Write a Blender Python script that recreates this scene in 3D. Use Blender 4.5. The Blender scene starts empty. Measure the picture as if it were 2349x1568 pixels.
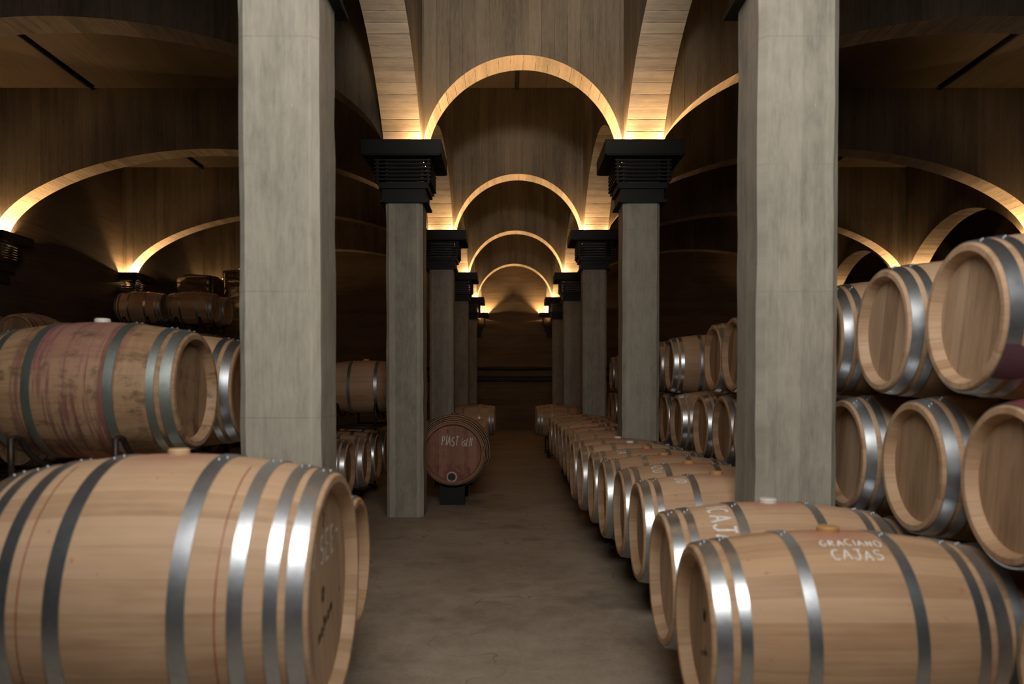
import bpy, bmesh, math, random
from mathutils import Vector, Matrix
random.seed(7)
PI = math.pi
scene = bpy.context.scene
COL = scene.collection

# ------------------------------------------------------------------ helpers
def link(o, parent=None):
    COL.objects.link(o)
    if parent is not None:
        o.parent = parent
    return o

def mesh_from(name, verts, faces, mats=(), smooth=False, midx=None, uvs=None):
    me = bpy.data.meshes.new(name)
    me.from_pydata([tuple(v) for v in verts], [], faces)
    for m in mats:
        me.materials.append(m)
    if midx:
        for p, i in zip(me.polygons, midx):
            p.material_index = i
    if smooth:
        for p in me.polygons:
            p.use_smooth = True
    if uvs:
        lay = me.uv_layers.new(name='UVMap')
        for p in me.polygons:
            for li, uv in zip(p.loop_indices, uvs[p.index]):
                lay.data[li].uv = uv
    me.validate()
    me.update()
    return me

def obj(name, me, parent=None):
    return link(bpy.data.objects.new(name, me), parent)

def tag(o, label=None, cat=None, group=None, kind=None):
    if label: o['label'] = label
    if cat: o['category'] = cat
    if group: o['group'] = group
    if kind: o['kind'] = kind
    return o

def empty(name, loc, label, cat, group=None, rot=0):
    o = bpy.data.objects.new(name, None)
    o.empty_display_size = .1
    o.location = loc
    o.rotation_euler = (0, 0, rot)
    COL.objects.link(o)
    return tag(o, label, cat, group)

class MB:
    """collects shapes for one mesh"""
    def __init__(self):
        self.v, self.f = [], []
    def add(self, verts, faces):
        n = len(self.v)
        self.v += [Vector(v) for v in verts]
        self.f += [tuple(i + n for i in f) for f in faces]
    def box(self, x0, x1, y0, y1, z0, z1):
        vs = [(x0,y0,z0),(x1,y0,z0),(x1,y1,z0),(x0,y1,z0),(x0,y0,z1),(x1,y0,z1),(x1,y1,z1),(x0,y1,z1)]
        self.add(vs, [(0,3,2,1),(4,5,6,7),(0,1,5,4),(1,2,6,5),(2,3,7,6),(3,0,4,7)])
    def ring(self, ox, oy, ix, iy, z0, z1):
        """square ring, ox=(x0,x1) outer extents, ix inner extents"""
        vs = []
        for z in (z0, z1):
            for (a, b) in ((ox, oy), (ix, iy)):
                vs += [(a[0],b[0],z),(a[1],b[0],z),(a[1],b[1],z),(a[0],b[1],z)]
        fs = []
        for i in range(4):
            j = (i+1) % 4
            fs += [(i, j, 8+j, 8+i), (4+j, 4+i, 12+i, 12+j), (j, i, 4+i, 4+j), (8+i, 8+j, 12+j, 12+i)]
        self.add(vs, fs)
    def tube(self, pts, r, n=8, caps=True):
        pts = [Vector(p) for p in pts]
        rings = []
        up = None
        for i, p in enumerate(pts):
            d = (pts[min(i+1, len(pts)-1)] - pts[max(i-1, 0)]).normalized()
            if up is None:
                up = Vector((0,0,1)) if abs(d.z) < .9 else Vector((1,0,0))
            a = d.cross(up).normalized(); b = a.cross(d).normalized(); up = b
            rings.append([p + (a*math.cos(2*PI*k/n) + b*math.sin(2*PI*k/n))*r for k in range(n)])
        vs = [v for rg in rings for v in rg]; fs = []
        for i in range(len(rings)-1):
            for k in range(n):
                k2 = (k+1) % n
                fs.append((i*n+k, i*n+k2, (i+1)*n+k2, (i+1)*n+k))
        if caps:
            fs.append(tuple(reversed(range(n)))); fs.append(tuple((len(rings)-1)*n+k for k in range(n)))
        self.add(vs, fs)
    def revolve_x(self, prof, seg, closed=False):
        n = len(prof)
        vs = [(x, r*math.sin(2*PI*k/seg), r*math.cos(2*PI*k/seg)) for k in range(seg) for (x, r) in prof]
        fs = []
        for k in range(seg):
            k2 = (k+1) % seg
            for i in range(n if closed else n-1):
                j = (i+1) % n
                fs.append((k*n+i, k2*n+i, k2*n+j, k*n+j))
        self.add(vs, fs)
    def me(self, name, mat, smooth=False):
        m = mesh_from(name, self.v, self.f, [mat] if mat else [], smooth)
        b = bmesh.new(); b.from_mesh(m)
        bmesh.ops.recalc_face_normals(b, faces=b.faces)
        b.to_mesh(m); b.free()
        return m
    def build(self, name, mat, parent=None, smooth=False):
        return obj(name, self.me(name, mat, smooth), parent)

def autosmooth(me, deg=35):
    b = bmesh.new(); b.from_mesh(me)
    for f in b.faces: f.smooth = True
    for e in b.edges:
        if len(e.link_faces) == 2 and e.calc_face_angle(0) > math.radians(deg):
            e.smooth = False
    b.to_mesh(me); b.free()
    return me

def bevel(me, w, seg=2, clamp=True):
    b = bmesh.new(); b.from_mesh(me)
    bmesh.ops.bevel(b, geom=list(b.edges), offset=w, segments=seg, affect='EDGES', clamp_overlap=clamp)
    b.to_mesh(me); b.free()
    return me

# ------------------------------------------------------------------ materials
class NT:
    def __init__(self, name):
        self.m = bpy.data.materials.new(name); self.m.use_nodes = True
        self.t = self.m.node_tree; self.t.nodes.clear()
        self.out = self.n('ShaderNodeOutputMaterial')
        self.b = self.n('ShaderNodeBsdfPrincipled')
        self.t.links.new(self.b.outputs[0], self.out.inputs[0])
    def n(self, typ, **kw):
        nd = self.t.nodes.new(typ)
        for k, v in kw.items(): setattr(nd, k, v)
        return nd
    def put(self, sock, v):
        if v is None: return
        if hasattr(v, 'is_output') or isinstance(v, bpy.types.NodeSocket):
            self.t.links.new(v, sock)
        else:
            sock.default_value = v
    def math(self, op, a, b=None, c=None, clamp=False):
        nd = self.n('ShaderNodeMath', operation=op); nd.use_clamp = clamp
        self.put(nd.inputs[0], a); self.put(nd.inputs[1], b)
        if c is not None: self.put(nd.inputs[2], c)
        return nd.outputs[0]
    def xyz(self, x, y, z):
        nd = self.n('ShaderNodeCombineXYZ')
        for s, v in zip(nd.inputs, (x, y, z)): self.put(s, v)
        return nd.outputs[0]
    def sep(self, v):
        nd = self.n('ShaderNodeSeparateXYZ'); self.put(nd.inputs[0], v); return nd.outputs
    def noise(self, vec, scale=1., detail=3., rough=.55):
        nd = self.n('ShaderNodeTexNoise'); self.put(nd.inputs['Vector'], vec)
        nd.inputs['Scale'].default_value = scale; nd.inputs['Detail'].default_value = detail
        nd.inputs['Roughness'].default_value = rough
        return nd.outputs[0]
    def white(self, w):
        nd = self.n('ShaderNodeTexWhiteNoise', noise_dimensions='1D'); self.put(nd.inputs['W'], w); return nd.outputs[0]
    def ramp(self, fac, stops, interp='LINEAR'):
        nd = self.n('ShaderNodeValToRGB'); cr = nd.color_ramp; cr.interpolation = interp
        while len(cr.elements) < len(stops): cr.elements.new(.5)
        for e, (p, c) in zip(cr.elements, stops):
            e.position = p; e.color = (c[0], c[1], c[2], 1) if not isinstance(c, (int, float)) else (c, c, c, 1)
        self.put(nd.inputs[0], fac); return nd.outputs[0]
    def mix(self, fac, a, b, mode='MIX'):
        nd = self.n('ShaderNodeMix', data_type='RGBA', blend_type=mode)
        self.put(nd.inputs[0], fac)
        for s, v in ((nd.inputs[6], a), (nd.inputs[7], b)):
            self.put(s, v if not isinstance(v, tuple) else (v[0], v[1], v[2], 1))
        return nd.outputs[2]
    def map(self, v, a, b, c, d):
        nd = self.n('ShaderNodeMapRange', interpolation_type='SMOOTHSTEP'); self.put(nd.inputs[0], v)
        for s, q in zip(nd.inputs[1:5], (a, b, c, d)): s.default_value = q
        return nd.outputs[0]
    def bump(self, h, strength=.3, dist=.01):
        nd = self.n('ShaderNodeBump'); nd.inputs['Strength'].default_value = strength
        nd.inputs['Distance'].default_value = dist; self.put(nd.inputs['Height'], h)
        self.t.links.new(nd.outputs[0], self.b.inputs['Normal'])
    def base(self, c, rough=.6, metal=0., spec=None):
        self.put(self.b.inputs['Base Color'], c if not isinstance(c, tuple) else (c[0], c[1], c[2], 1))
        self.put(self.b.inputs['Roughness'], rough); self.put(self.b.inputs['Metallic'], metal)
        if spec is not None: self.b.inputs['Specular IOR Level'].default_value = spec
        return self.m

def concrete(name, tint, board=.15, contrast=1., horizontal=False, soffit=False, speck=0., seams=1., flat=False):
    t = NT(name)
    if soffit:
        uv = t.n('ShaderNodeUVMap').outputs[0]
        s = t.sep(uv); u = s[1]; v = s[0]
    else:
        pos = t.n('ShaderNodeNewGeometry').outputs['Position']
        s = t.sep(pos); xy = t.math('ADD', s[0], s[1])
        u, v = (s[2], xy) if horizontal else (s[0], s[1]) if flat else (xy, s[2])
    bi = t.math('FLOOR', t.math('DIVIDE', u, board))
    bt = t.white(bi)
    fr = t.math('ABSOLUTE', t.math('SUBTRACT', t.math('FRACT', t.math('DIVIDE', u, board)), .5))
    seam = t.map(fr, .445 if soffit else .475, .495, 0, 1)
    seam = t.math('MULTIPLY', seam, t.map(t.noise(t.xyz(u, v, 0.), 5. if soffit else 1.3, 2), .4, .6, .1, 1))
    streak = t.noise(t.xyz(t.math('MULTIPLY', u, 14.), t.math('MULTIPLY', v, .9), 0.), 1., 5, .65)
    fine = t.noise(t.xyz(t.math('MULTIPLY', u, 60.), t.math('MULTIPLY', v, 9.), 0.), 1., 3)
    blot = t.noise(t.xyz(u, t.math('MULTIPLY', v, .7), 3.), 1.4, 4)
    if speck:
        med = t.noise(t.xyz(t.math('MULTIPLY', u, 7.), t.math('MULTIPLY', v, 3.2), 5.), 1., 5, .7)
        f = t.math('ADD', t.math('ADD', t.math('MULTIPLY', streak, .28), t.math('MULTIPLY', blot, .30)), t.math('MULTIPLY', med, .42))
    else:
        f = t.math('ADD', t.math('MULTIPLY', streak, .55), t.math('MULTIPLY', blot, .45))
    f = t.math('ADD', f, t.math('MULTIPLY', t.math('SUBTRACT', bt, .5), .16*contrast))
    f = t.math('ADD', f, t.math('MULTIPLY', t.math('SUBTRACT', fine, .5), .25*contrast))
    d = tuple(c*(1-.45*contrast) for c in tint); l = tuple(min(1, c*(1+.35*contrast)) for c in tint)
    col = t.ramp(f, [(.28, d), (.5, tint), (.72, l)])
    seam = t.math('MULTIPLY', seam, seams)
    col = t.mix(t.math('MULTIPLY', seam, .6), col, tuple(c*.3 for c in tint))
    if speck:
        obv = t.n('ShaderNodeTexCoord').outputs['Object']
        so = t.sep(obv)
        pat = t.noise(t.xyz(t.math('MULTIPLY', so[0], 22.), t.math('MULTIPLY', so[1], 22.), t.math('MULTIPLY', so[2], 9.)), 1., 4, .7)
        col = t.mix(t.map(pat, .68, .76, 0, speck), col, tuple(min(1, c*1.7) for c in tint))
        col = t.mix(t.map(pat, .3, .22, 0, .5), col, tuple(c*.45 for c in tint))
        lift = t.map(t.math('ABSOLUTE', t.math('SUBTRACT', t.math('FRACT', t.math('DIVIDE', so[2], .62)), .5)), .492, .499, 0, .3)
        col = t.mix(t.math('MULTIPLY', lift, t.map(blot, .4, .6, 0, 1)), col, tuple(c*.4 for c in tint))
    t.bump(t.math('ADD', t.math('MULTIPLY', f, .7), t.math('MULTIPLY', seam, -.8)), .5, .012)
    return t.base(col, .85, 0, .25)

M = {}
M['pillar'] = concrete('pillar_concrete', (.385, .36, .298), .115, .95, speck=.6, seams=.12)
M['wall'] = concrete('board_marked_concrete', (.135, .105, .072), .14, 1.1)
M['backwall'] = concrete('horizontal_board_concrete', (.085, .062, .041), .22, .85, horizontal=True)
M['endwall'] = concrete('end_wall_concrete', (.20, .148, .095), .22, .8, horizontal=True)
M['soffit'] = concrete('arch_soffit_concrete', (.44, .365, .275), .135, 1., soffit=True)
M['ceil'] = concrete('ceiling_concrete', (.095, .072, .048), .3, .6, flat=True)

def floor_mat():
    t = NT('floor_concrete')
    pos = t.n('ShaderNodeNewGeometry').outputs['Position']
    a = t.noise(pos, .9, 5, .6); b = t.noise(pos, 6., 5, .7); c = t.noise(pos, 40., 3)
    f = t.math('ADD', t.math('ADD', t.math('MULTIPLY', a, .5), t.math('MULTIPLY', b, .32)), t.math('MULTIPLY', c, .18))
    col = t.ramp(f, [(.33, (.21, .165, .122)), (.5, (.355, .30, .235)), (.68, (.48, .42, .34))])
    vo = t.n('ShaderNodeTexVoronoi', feature='DISTANCE_TO_EDGE'); vo.inputs['Scale'].default_value = .55
    wn = t.n('ShaderNodeVectorMath', operation='ADD'); t.put(wn.inputs[0], pos)
    nz = t.n('ShaderNodeTexNoise'); t.put(nz.inputs['Vector'], pos); nz.inputs['Scale'].default_value = 2.2
    t.put(wn.inputs[1], nz.outputs['Color']); t.put(vo.inputs['Vector'], wn.outputs[0])
    crack = t.math('MULTIPLY', t.map(vo.outputs['Distance'], .004, .0, 0, .55), t.map(a, .42, .55, 0, 1))
    col = t.mix(crack, col, (.04, .033, .026))
    st = t.map(t.noise(t.xyz(t.sep(pos)[0], t.sep(pos)[1], 8.), 1.7, 3), .56, .7, 0, .5)
    col = t.mix(st, col, (.14, .115, .09))
    t.bump(b, .15, .01)
    return t.base(col, t.math('ADD', .42, t.math('MULTIPLY', b, .3)), 0, .4)
M['floor'] = floor_mat()

def oak(name, tint=(.51, .335, .205), wine=.6, dirt=0., bands=0., staves=26, red=0.):
    t = NT(name)
    ob = t.n('ShaderNodeTexCoord').outputs['Object']
    x, y, z = t.sep(ob)
    rnd = t.n('ShaderNodeObjectInfo').outputs['Random']
    off = t.math('MULTIPLY', rnd, 37.)
    ang = t.math('ARCTAN2', y, z)
    a01 = t.math('ADD', t.math('MULTIPLY', ang, staves/(2*PI)), off)
    bi = t.math('FLOOR', a01)
    # staves of slightly different width: warp by a second lookup
    bt = t.white(t.math('ADD', bi, .37))
    fr = t.math('ABSOLUTE', t.math('SUBTRACT', t.math('FRACT', a01), .5))
    seam = t.map(fr, .484, .497, 0, .4)
    arc = t.math('MULTIPLY', ang, .34)
    grain = t.noise(t.xyz(t.math('MULTIPLY', x, 2.5), t.math('MULTIPLY', arc, 55.), t.math('ADD', off, bi)), 1., 4, .6)
    blot = t.noise(t.xyz(t.math('MULTIPLY', x, 3.), t.math('MULTIPLY', arc, 7.), off), 1., 3)
    f = t.math('ADD', t.math('MULTIPLY', t.math('SUBTRACT', bt, .5), .34), t.math('ADD', t.math('MULTIPLY', grain, .55), t.math('MULTIPLY', blot, .45)))
    dk = (tint[0]*.66, tint[1]*.60, tint[2]*.53); lt = (min(1, tint[0]*1.22), tint[1]*1.25, tint[2]*1.28)
    col = t.ramp(f, [(.22, dk), (.5, tint), (.8, lt)])
    col = t.mix(seam, col, (tint[0]*.42, tint[1]*.36, tint[2]*.3))
    # tint differs from cask to cask
    col = t.mix(t.math('MULTIPLY', rnd, .28), col, (tint[0]*.82, tint[1]*.70, tint[2]*.58))
    kn = t.noise(t.xyz(t.math('MULTIPLY', x, 9.), t.math('MULTIPLY', arc, 38.), off), 1., 2)
    col = t.mix(t.map(kn, .74, .80, 0, .6), col, (.13, .075, .045))
    # wine spilled around the bung
    nz = t.noise(ob, 9., 4, .65)
    rad = t.math('SQRT', t.math('ADD', t.math('MULTIPLY', t.math('MULTIPLY', x, x), .55), t.math('MULTIPLY', arc, arc)))
    rad = t.math('ADD', rad, t.math('MULTIPLY', t.math('SUBTRACT', nz, .5), .14))
    col = t.mix(t.map(rad, .17, .02, 0, wine), col, (.42, .15, .13))
    sp = t.noise(ob, 23., 2)
    col = t.mix(t.math('MULTIPLY', t.map(sp, .73, .76, 0, .6), t.map(z, .05, .2, 0, 1)), col, (.42, .13, .10))
    if bands:
        bn = t.noise(t.xyz(t.math('MULTIPLY', x, 20.), t.math('MULTIPLY', arc, 1.1), off), 1., 5, .7)
        m = t.math('MULTIPLY', t.map(bn, .46, .58, 0, bands), t.map(t.math('ABSOLUTE', t.math('ADD', x, .03)), .36, .12, .12, 1))
        col = t.mix(m, col, (.17, .06, .06))
        mid = t.map(t.math('ABSOLUTE', t.math('ADD', x, .02)), .19, .14, 0, .45)
        col = t.mix(t.math('MULTIPLY', mid, t.map(z, -.1, .3, .15, 1)), col, (.33, .15, .15))
    if dirt:
        dn = t.noise(t.xyz(t.math('MULTIPLY', x, 11.), t.math('MULTIPLY', arc, 16.), off), 1., 5, .7)
        col = t.mix(t.map(dn, .5, .68, 0, dirt), col, (.14, .09, .055))
    if red:
        col = t.mix(red, col, (.22, .075, .04))
    t.bump(t.math('ADD', t.math('MULTIPLY', grain, .3), t.math('MULTIPLY', seam, -1.)), .25, .004)
    return t.base(col, .55, 0, .35)

def oak_head(name, tint=(.43, .285, .175), boards=8.5, dirt=0., red=0., angle=0.):
    t = NT(name)
    ob = t.n('ShaderNodeTexCoord').outputs['Object']
    x, y, z = t.sep(ob)
    rnd = t.n('ShaderNodeObjectInfo').outputs['Random']
    off = t.math('MULTIPLY', rnd, 53.)
    ca, sa = math.cos(angle), math.sin(angle)
    yy = t.math('ADD', t.math('MULTIPLY', y, ca), t.math('MULTIPLY', z, sa))
    zz = t.math('SUBTRACT', t.math('MULTIPLY', z, ca), t.math('MULTIPLY', y, sa))
    a = t.math('ADD', t.math('MULTIPLY', yy, boards/.55), off)
    bt = t.white(t.math('ADD', t.math('FLOOR', a), .2))
    fr = t.math('ABSOLUTE', t.math('SUBTRACT', t.math('FRACT', a), .5))
    seam = t.map(fr, .485, .498, 0, .6)
    grain = t.noise(t.xyz(off, t.math('MULTIPLY', yy, 60.), t.math('MULTIPLY', zz, 4.)), 1., 5, .65)
    blot = t.noise(t.xyz(off, t.math('MULTIPLY', yy, 9.), t.math('MULTIPLY', zz, 3.)), 1., 3)
    f = t.math('ADD', t.math('MULTIPLY', t.math('SUBTRACT', bt, .5), .4), t.math('ADD', t.math('MULTIPLY', grain, .55), t.math('MULTIPLY', blot, .45)))
    dk = (tint[0]*.6, tint[1]*.56, tint[2]*.5); lt = (tint[0]*1.25, tint[1]*1.28, tint[2]*1.3)
    col = t.ramp(f, [(.22, dk), (.5, tint), (.8, lt)])
    col = t.mix(seam, col, (tint[0]*.35, tint[1]*.3, tint[2]*.25))
    kn = t.noise(t.xyz(off, t.math('MULTIPLY', yy, 16.), t.math('MULTIPLY', zz, 9.)), 1., 2)
    col = t.mix(t.map(kn, .73, .79, 0, .7), col, (.12, .065, .04))
    if dirt:
        dn = t.noise(ob, 7., 4, .65)
        col = t.mix(t.map(dn, .5, .7, 0, dirt), col, (.12, .05, .04))
        low = t.math('MULTIPLY', t.map(t.noise(ob, 12., 3), .45, .6, 0, 1), t.map(z, -.1, -.22, 0, .8))
        col = t.mix(low, col, (.13, .035, .035))
    if red:
        col = t.mix(red, col, (.26, .085, .06))
    t.bump(t.math('ADD', t.math('MULTIPLY', grain, .4), t.math('MULTIPLY', seam, -1.)), .25, .004)
    return t.base(col, .6, 0, .3)

def steel(name, tint=(.58, .62, .66), rough=.25, rust=.1):
    t = NT(name)
    ob = t.n('ShaderNodeTexCoord').outputs['Object']
    rnd = t.n('ShaderNodeObjectInfo').outputs['Random']
    vo = t.n('ShaderNodeTexVoronoi'); vo.inputs['Scale'].default_value = 70.
    t.put(vo.inputs['Vector'], ob)
    sp = t.sep(vo.outputs['Color'])[0]
    nz = t.noise(ob, 14., 4, .65)
    col = t.mix(t.math('MULTIPLY', sp, .25), tint, tuple(c*.7 for c in tint))
    col = t.mix(t.map(nz, .5, .75, 0, .45), col, tuple(c*.55 for c in tint))
    col = t.mix(t.math('MULTIPLY', t.map(t.noise(ob, 30., 3), .66, .72, 0, 1), rust), col, (.20, .10, .06))
    r = t.math('ADD', rough, t.math('ADD', t.math('MULTIPLY', nz, .16), t.math('MULTIPLY', rnd, .06)))
    return t.base(col, r, .95)

M['oak'] = oak('new_oak_staves')
M['oak_plain'] = oak('pale_oak_staves', (.54, .365, .232), .5, 0, 0, 30)
M['oak_stained'] = oak('wine_stained_staves', (.38, .245, .14), .75, .85, .92)
M['oak_red'] = oak('aged_red_staves', (.30, .16, .085), .5, .35, 0, 30, red=.35)
M['head'] = oak_head('oak_head_boards', angle=.12)
M['head_pale'] = oak_head('pale_oak_head_boards', (.50, .345, .225), 8, angle=.22)
M['head_dirty'] = oak_head('stained_oak_head_boards', (.30, .19, .105), 8.5, .6, angle=-.1)
M['head_red'] = oak_head('aged_red_head_boards', (.34, .17, .11), 11, .45, .25)
M['steel'] = steel('galvanised_hoop_steel')
M['steel_old'] = steel('dull_hoop_steel', (.36, .40, .38), .40, .25)
M['steel_rust'] = steel('rusty_hoop_steel', (.30, .22, .16), .45, .6)

def plain(name, c, rough=.6, metal=0., spec=None, var=.15, scale=12.):
    t = NT(name)
    ob = t.n('ShaderNodeTexCoord').outputs['Object']
    nz = t.noise(ob, scale, 4, .6)
    col = t.mix(t.map(nz, .35, .7, 0, var*2), tuple(c), tuple(q*.6 for q in c))
    t.bump(nz, .12, .004)
    return t.base(col, rough, metal, spec)
M['black'] = plain('black_painted_metal', (.011, .0125, .0105), .5, 0, .25)
M['rack'] = plain('rack_steel', (.045, .030, .024), .5, .5, None, .3)
M['wood'] = plain('rough_timber', (.30, .19, .105), .75, 0, .2, .25, 18)
M['bung_y'] = plain('tan_bung', (.62, .44, .24), .5)
M['bung_o'] = plain('amber_bung', (.50, .27, .10), .5)
M['bung_w'] = plain('white_silicone_bung', (.75, .72, .66), .4)
M['bung_d'] = plain('dark_bung', (.16, .10, .06), .5)
M['chalk'] = plain('white_chalk', (.80, .76, .70), .9, 0, .1, .1, 60)
M['ink'] = plain('burnt_brand_mark', (.10, .06, .04), .8)
M['wine'] = plain('wine_red_stain', (.20, .05, .07), .6)
M['winetint'] = plain('dried_wine_on_steel', (.19, .10, .12), .45, .5)
M['pipe'] = plain('black_pipe', (.012, .011, .010), .5)
M['redmetal'] = plain('red_valve_ring', (.30, .045, .03), .4)
M['chrome'] = plain('worn_valve_metal', (.55, .52, .48), .28, .9)
M['dark'] = plain('dark_valve_mouth', (.01, .01, .01), .4)
M['card'] = plain('packed_carton', (.20, .115, .055), .7)
def wrap_mat():
    t = NT('stretch_wrap')
    ob = t.n('ShaderNodeTexCoord').outputs['Object']
    s = t.sep(ob)
    w = t.noise(t.xyz(t.math('MULTIPLY', s[0], 3.), t.math('MULTIPLY', s[1], 3.), t.math('MULTIPLY', s[2], 26.)), 1., 4, .7)
    t.bump(w, 1., .12)
    m = t.base((.08, .045, .022), .12, 0, 1.)
    t.b.inputs['Coat Weight'].default_value = 1.; t.b.inputs['Coat Roughness'].default_value = .1
    return m
M['wrap'] = wrap_mat()
def emit(name, c, s):
    t = NT(name)
    t.b.inputs['Base Color'].default_value = (1, .8, .5, 1)
    t.b.inputs['Emission Color'].default_value = (c[0], c[1], c[2], 1)
    t.b.inputs['Emission Strength'].default_value = s
    return t.m
LAMP = 3200.
M['lamp_dead'] = plain('dead_lamp_glass', (.35, .33, .3), .2)
M['lamp_dim'] = emit('lamp_glow_dim', (1., .60, .27), LAMP*.3)
M['lamp'] = emit('lamp_glow', (1., .60, .27), LAMP)

# ------------------------------------------------------------------ layout constants (metres; camera looks along +Y)
CAM_H = 1.375
BAY, D0, W = 4.62, 3.86, .40
XC = .143
XP = 1.278                       # nave pillar centres at XC +- XP
XL, XR = -8.70, 9.09             # left wall face, right outer pillar line
Z_SPR, Z_CAP, Z_CEIL = 3.88, 3.977, 6.38
def dk(k): return D0 + BAY*k
Y_BACK = dk(5) - .02
Y_REAR = -4.2
X_FAR = 13.2

def structure(name, me, label=None):
    o = obj(name, me); o['kind'] = 'structure'
    if label: o['label'] = label
    return o

def boxmesh(name, x0, x1, y0, y1, z0, z1, mat):
    b = MB(); b.box(x0, x1, y0, y1, z0, z1); return b.me(name, mat)

structure('floor', boxmesh('floor', XL-.3, X_FAR+.3, Y_REAR-.3, Y_BACK+.3, -.2, 0, M['floor']))
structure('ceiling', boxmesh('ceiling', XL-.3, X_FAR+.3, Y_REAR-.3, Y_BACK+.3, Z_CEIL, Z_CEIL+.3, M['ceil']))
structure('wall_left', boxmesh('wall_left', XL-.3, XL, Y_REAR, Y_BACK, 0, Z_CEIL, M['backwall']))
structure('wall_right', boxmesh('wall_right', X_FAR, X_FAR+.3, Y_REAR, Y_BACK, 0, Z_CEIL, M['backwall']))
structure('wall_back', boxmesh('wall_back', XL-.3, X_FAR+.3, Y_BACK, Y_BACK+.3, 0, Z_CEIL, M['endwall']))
structure('wall_rear', boxmesh('wall_rear', XL-.3, X_FAR+.3, Y_REAR-.3, Y_REAR, 0, Z_CEIL, M['wall']))

def arch_pts(s0, s1, z0, rise, p=2., n=48):
    a = (s1-s0)/2; c = (s0+s1)/2
    out = []
    for i in range(n+1):
        th = PI*i/n
        cx, sx = math.cos(th), math.sin(th)
        x = -math.copysign(abs(cx)**(2./p), cx); z = abs(sx)**(2./p)
        out.append((c + a*x, z0 + rise*z))
    return out
def seg_pts(s0, s1, z0, rise, n=28):
    h = (s1-s0)/2; R = (h*h+rise*rise)/(2*rise); c = (s0+s1)/2; zc = z0+rise-R
    a = math.asin(h/R)
    return [(c+R*math.sin(-a+2*a*i/n), zc+R*math.cos(-a+2*a*i/n)) for i in range(n+1)]

def arch_wall(name, axis, path, t0, t1, ztop, mats):
    """wall whose underside follows path (s, z); thickness t0..t1"""
    V, F, MI, UV = [], [], [], []
    def P(s, t, z): return (s, t, z) if axis == 'x' else (t, s, z)
    arc = [0.]
    for i in range(1, len(path)):
        arc.append(arc[-1] + math.dist(path[i], path[i-1]))
    for (s, z) in path:
        V.extend([P(s, t0, z), P(s, t0, ztop), P(s, t1, z), P(s, t1, ztop)])
    def face(ix, mi, uv): F.append(ix); MI.append(mi); UV.append(uv)
    for i in range(len(path)-1):
        a, b = 4*i, 4*i+4
        if abs(path[i+1][0]-path[i][0]) > 1e-6:
            face((a, b, b+1, a+1), 0, [(0, 0)]*4)
            face((b+2, a+2, a+3, b+3), 0, [(0, 0)]*4)
            face((a+1, b+1, b+3, a+3), 0, [(0, 0)]*4)
        face((b, a, a+2, b+2), 1, [(0, arc[i+1]), (0, arc[i]), (t1-t0, arc[i]), (t1-t0, arc[i+1])])
    n = 4*(len(path)-1)
    face((0, 1, 3, 2), 0, [(0, 0)]*4); face((n+1, n, n+2, n+3), 0, [(0, 0)]*4)
    me = mesh_from(name, V, F, mats, False, MI, UV)
    b = bmesh.new(); b.from_mesh(me)
    bmesh.ops.recalc_face_normals(b, faces=b.faces)
    b.to_mesh(me); b.free()
    return me

x_in_l, x_out_l = XC-XP+W/2, XC-XP-W/2
x_in_r, x_out_r = XC+XP-W/2, XC+XP+W/2
for k in range(0, 5):
    path = [(XL, Z_SPR), (XL+.10, Z_SPR)]
    path += arch_pts(XL+.10, x_out_l, Z_SPR, 1.50, 1.86, 64)
    path += arch_pts(x_in_l, x_in_r, Z_SPR, 1.085, 2.0, 48)
    path += arch_pts(x_out_r, XR-W/2, Z_SPR, 1.50, 1.86, 64)
    path += [(XR+W/2, Z_SPR)]
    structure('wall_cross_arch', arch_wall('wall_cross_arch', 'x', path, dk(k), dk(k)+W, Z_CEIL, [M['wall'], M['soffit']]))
for k in range(-1, 5):
    s0 = dk(k)+W if k >= 0 else Y_REAR
    s1 = dk(k+1) if k < 4 else Y_BACK
    if k == -1: s0 = dk(-1)+W
    for xc in (XC-XP, XC+XP, XR):
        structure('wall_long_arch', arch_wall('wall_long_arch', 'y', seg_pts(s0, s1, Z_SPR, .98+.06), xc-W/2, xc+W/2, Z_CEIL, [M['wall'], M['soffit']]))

# dark joints / conduits running along the ceiling
for i, x in enumerate((-6.88, .12, 7.1)):
    b = MB()
    b.tube([(x, dk(1)+W+.05, Z_CEIL-.035), (x, dk(2)-.05, Z_CEIL-.035)], .03, 8)
    b.tube([(x, dk(2)+W+.05, Z_CEIL-.035), (x, dk(3)-.05, Z_CEIL-.035)], .03, 8)
    o = b.build('ceiling_conduit', M['pipe'])
    tag(o, ['black conduit under the ceiling of the left aisle', 'black conduit under the ceiling above the middle arch',
            'black conduit under the ceiling of the right aisle'][i], 'conduit')

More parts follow.
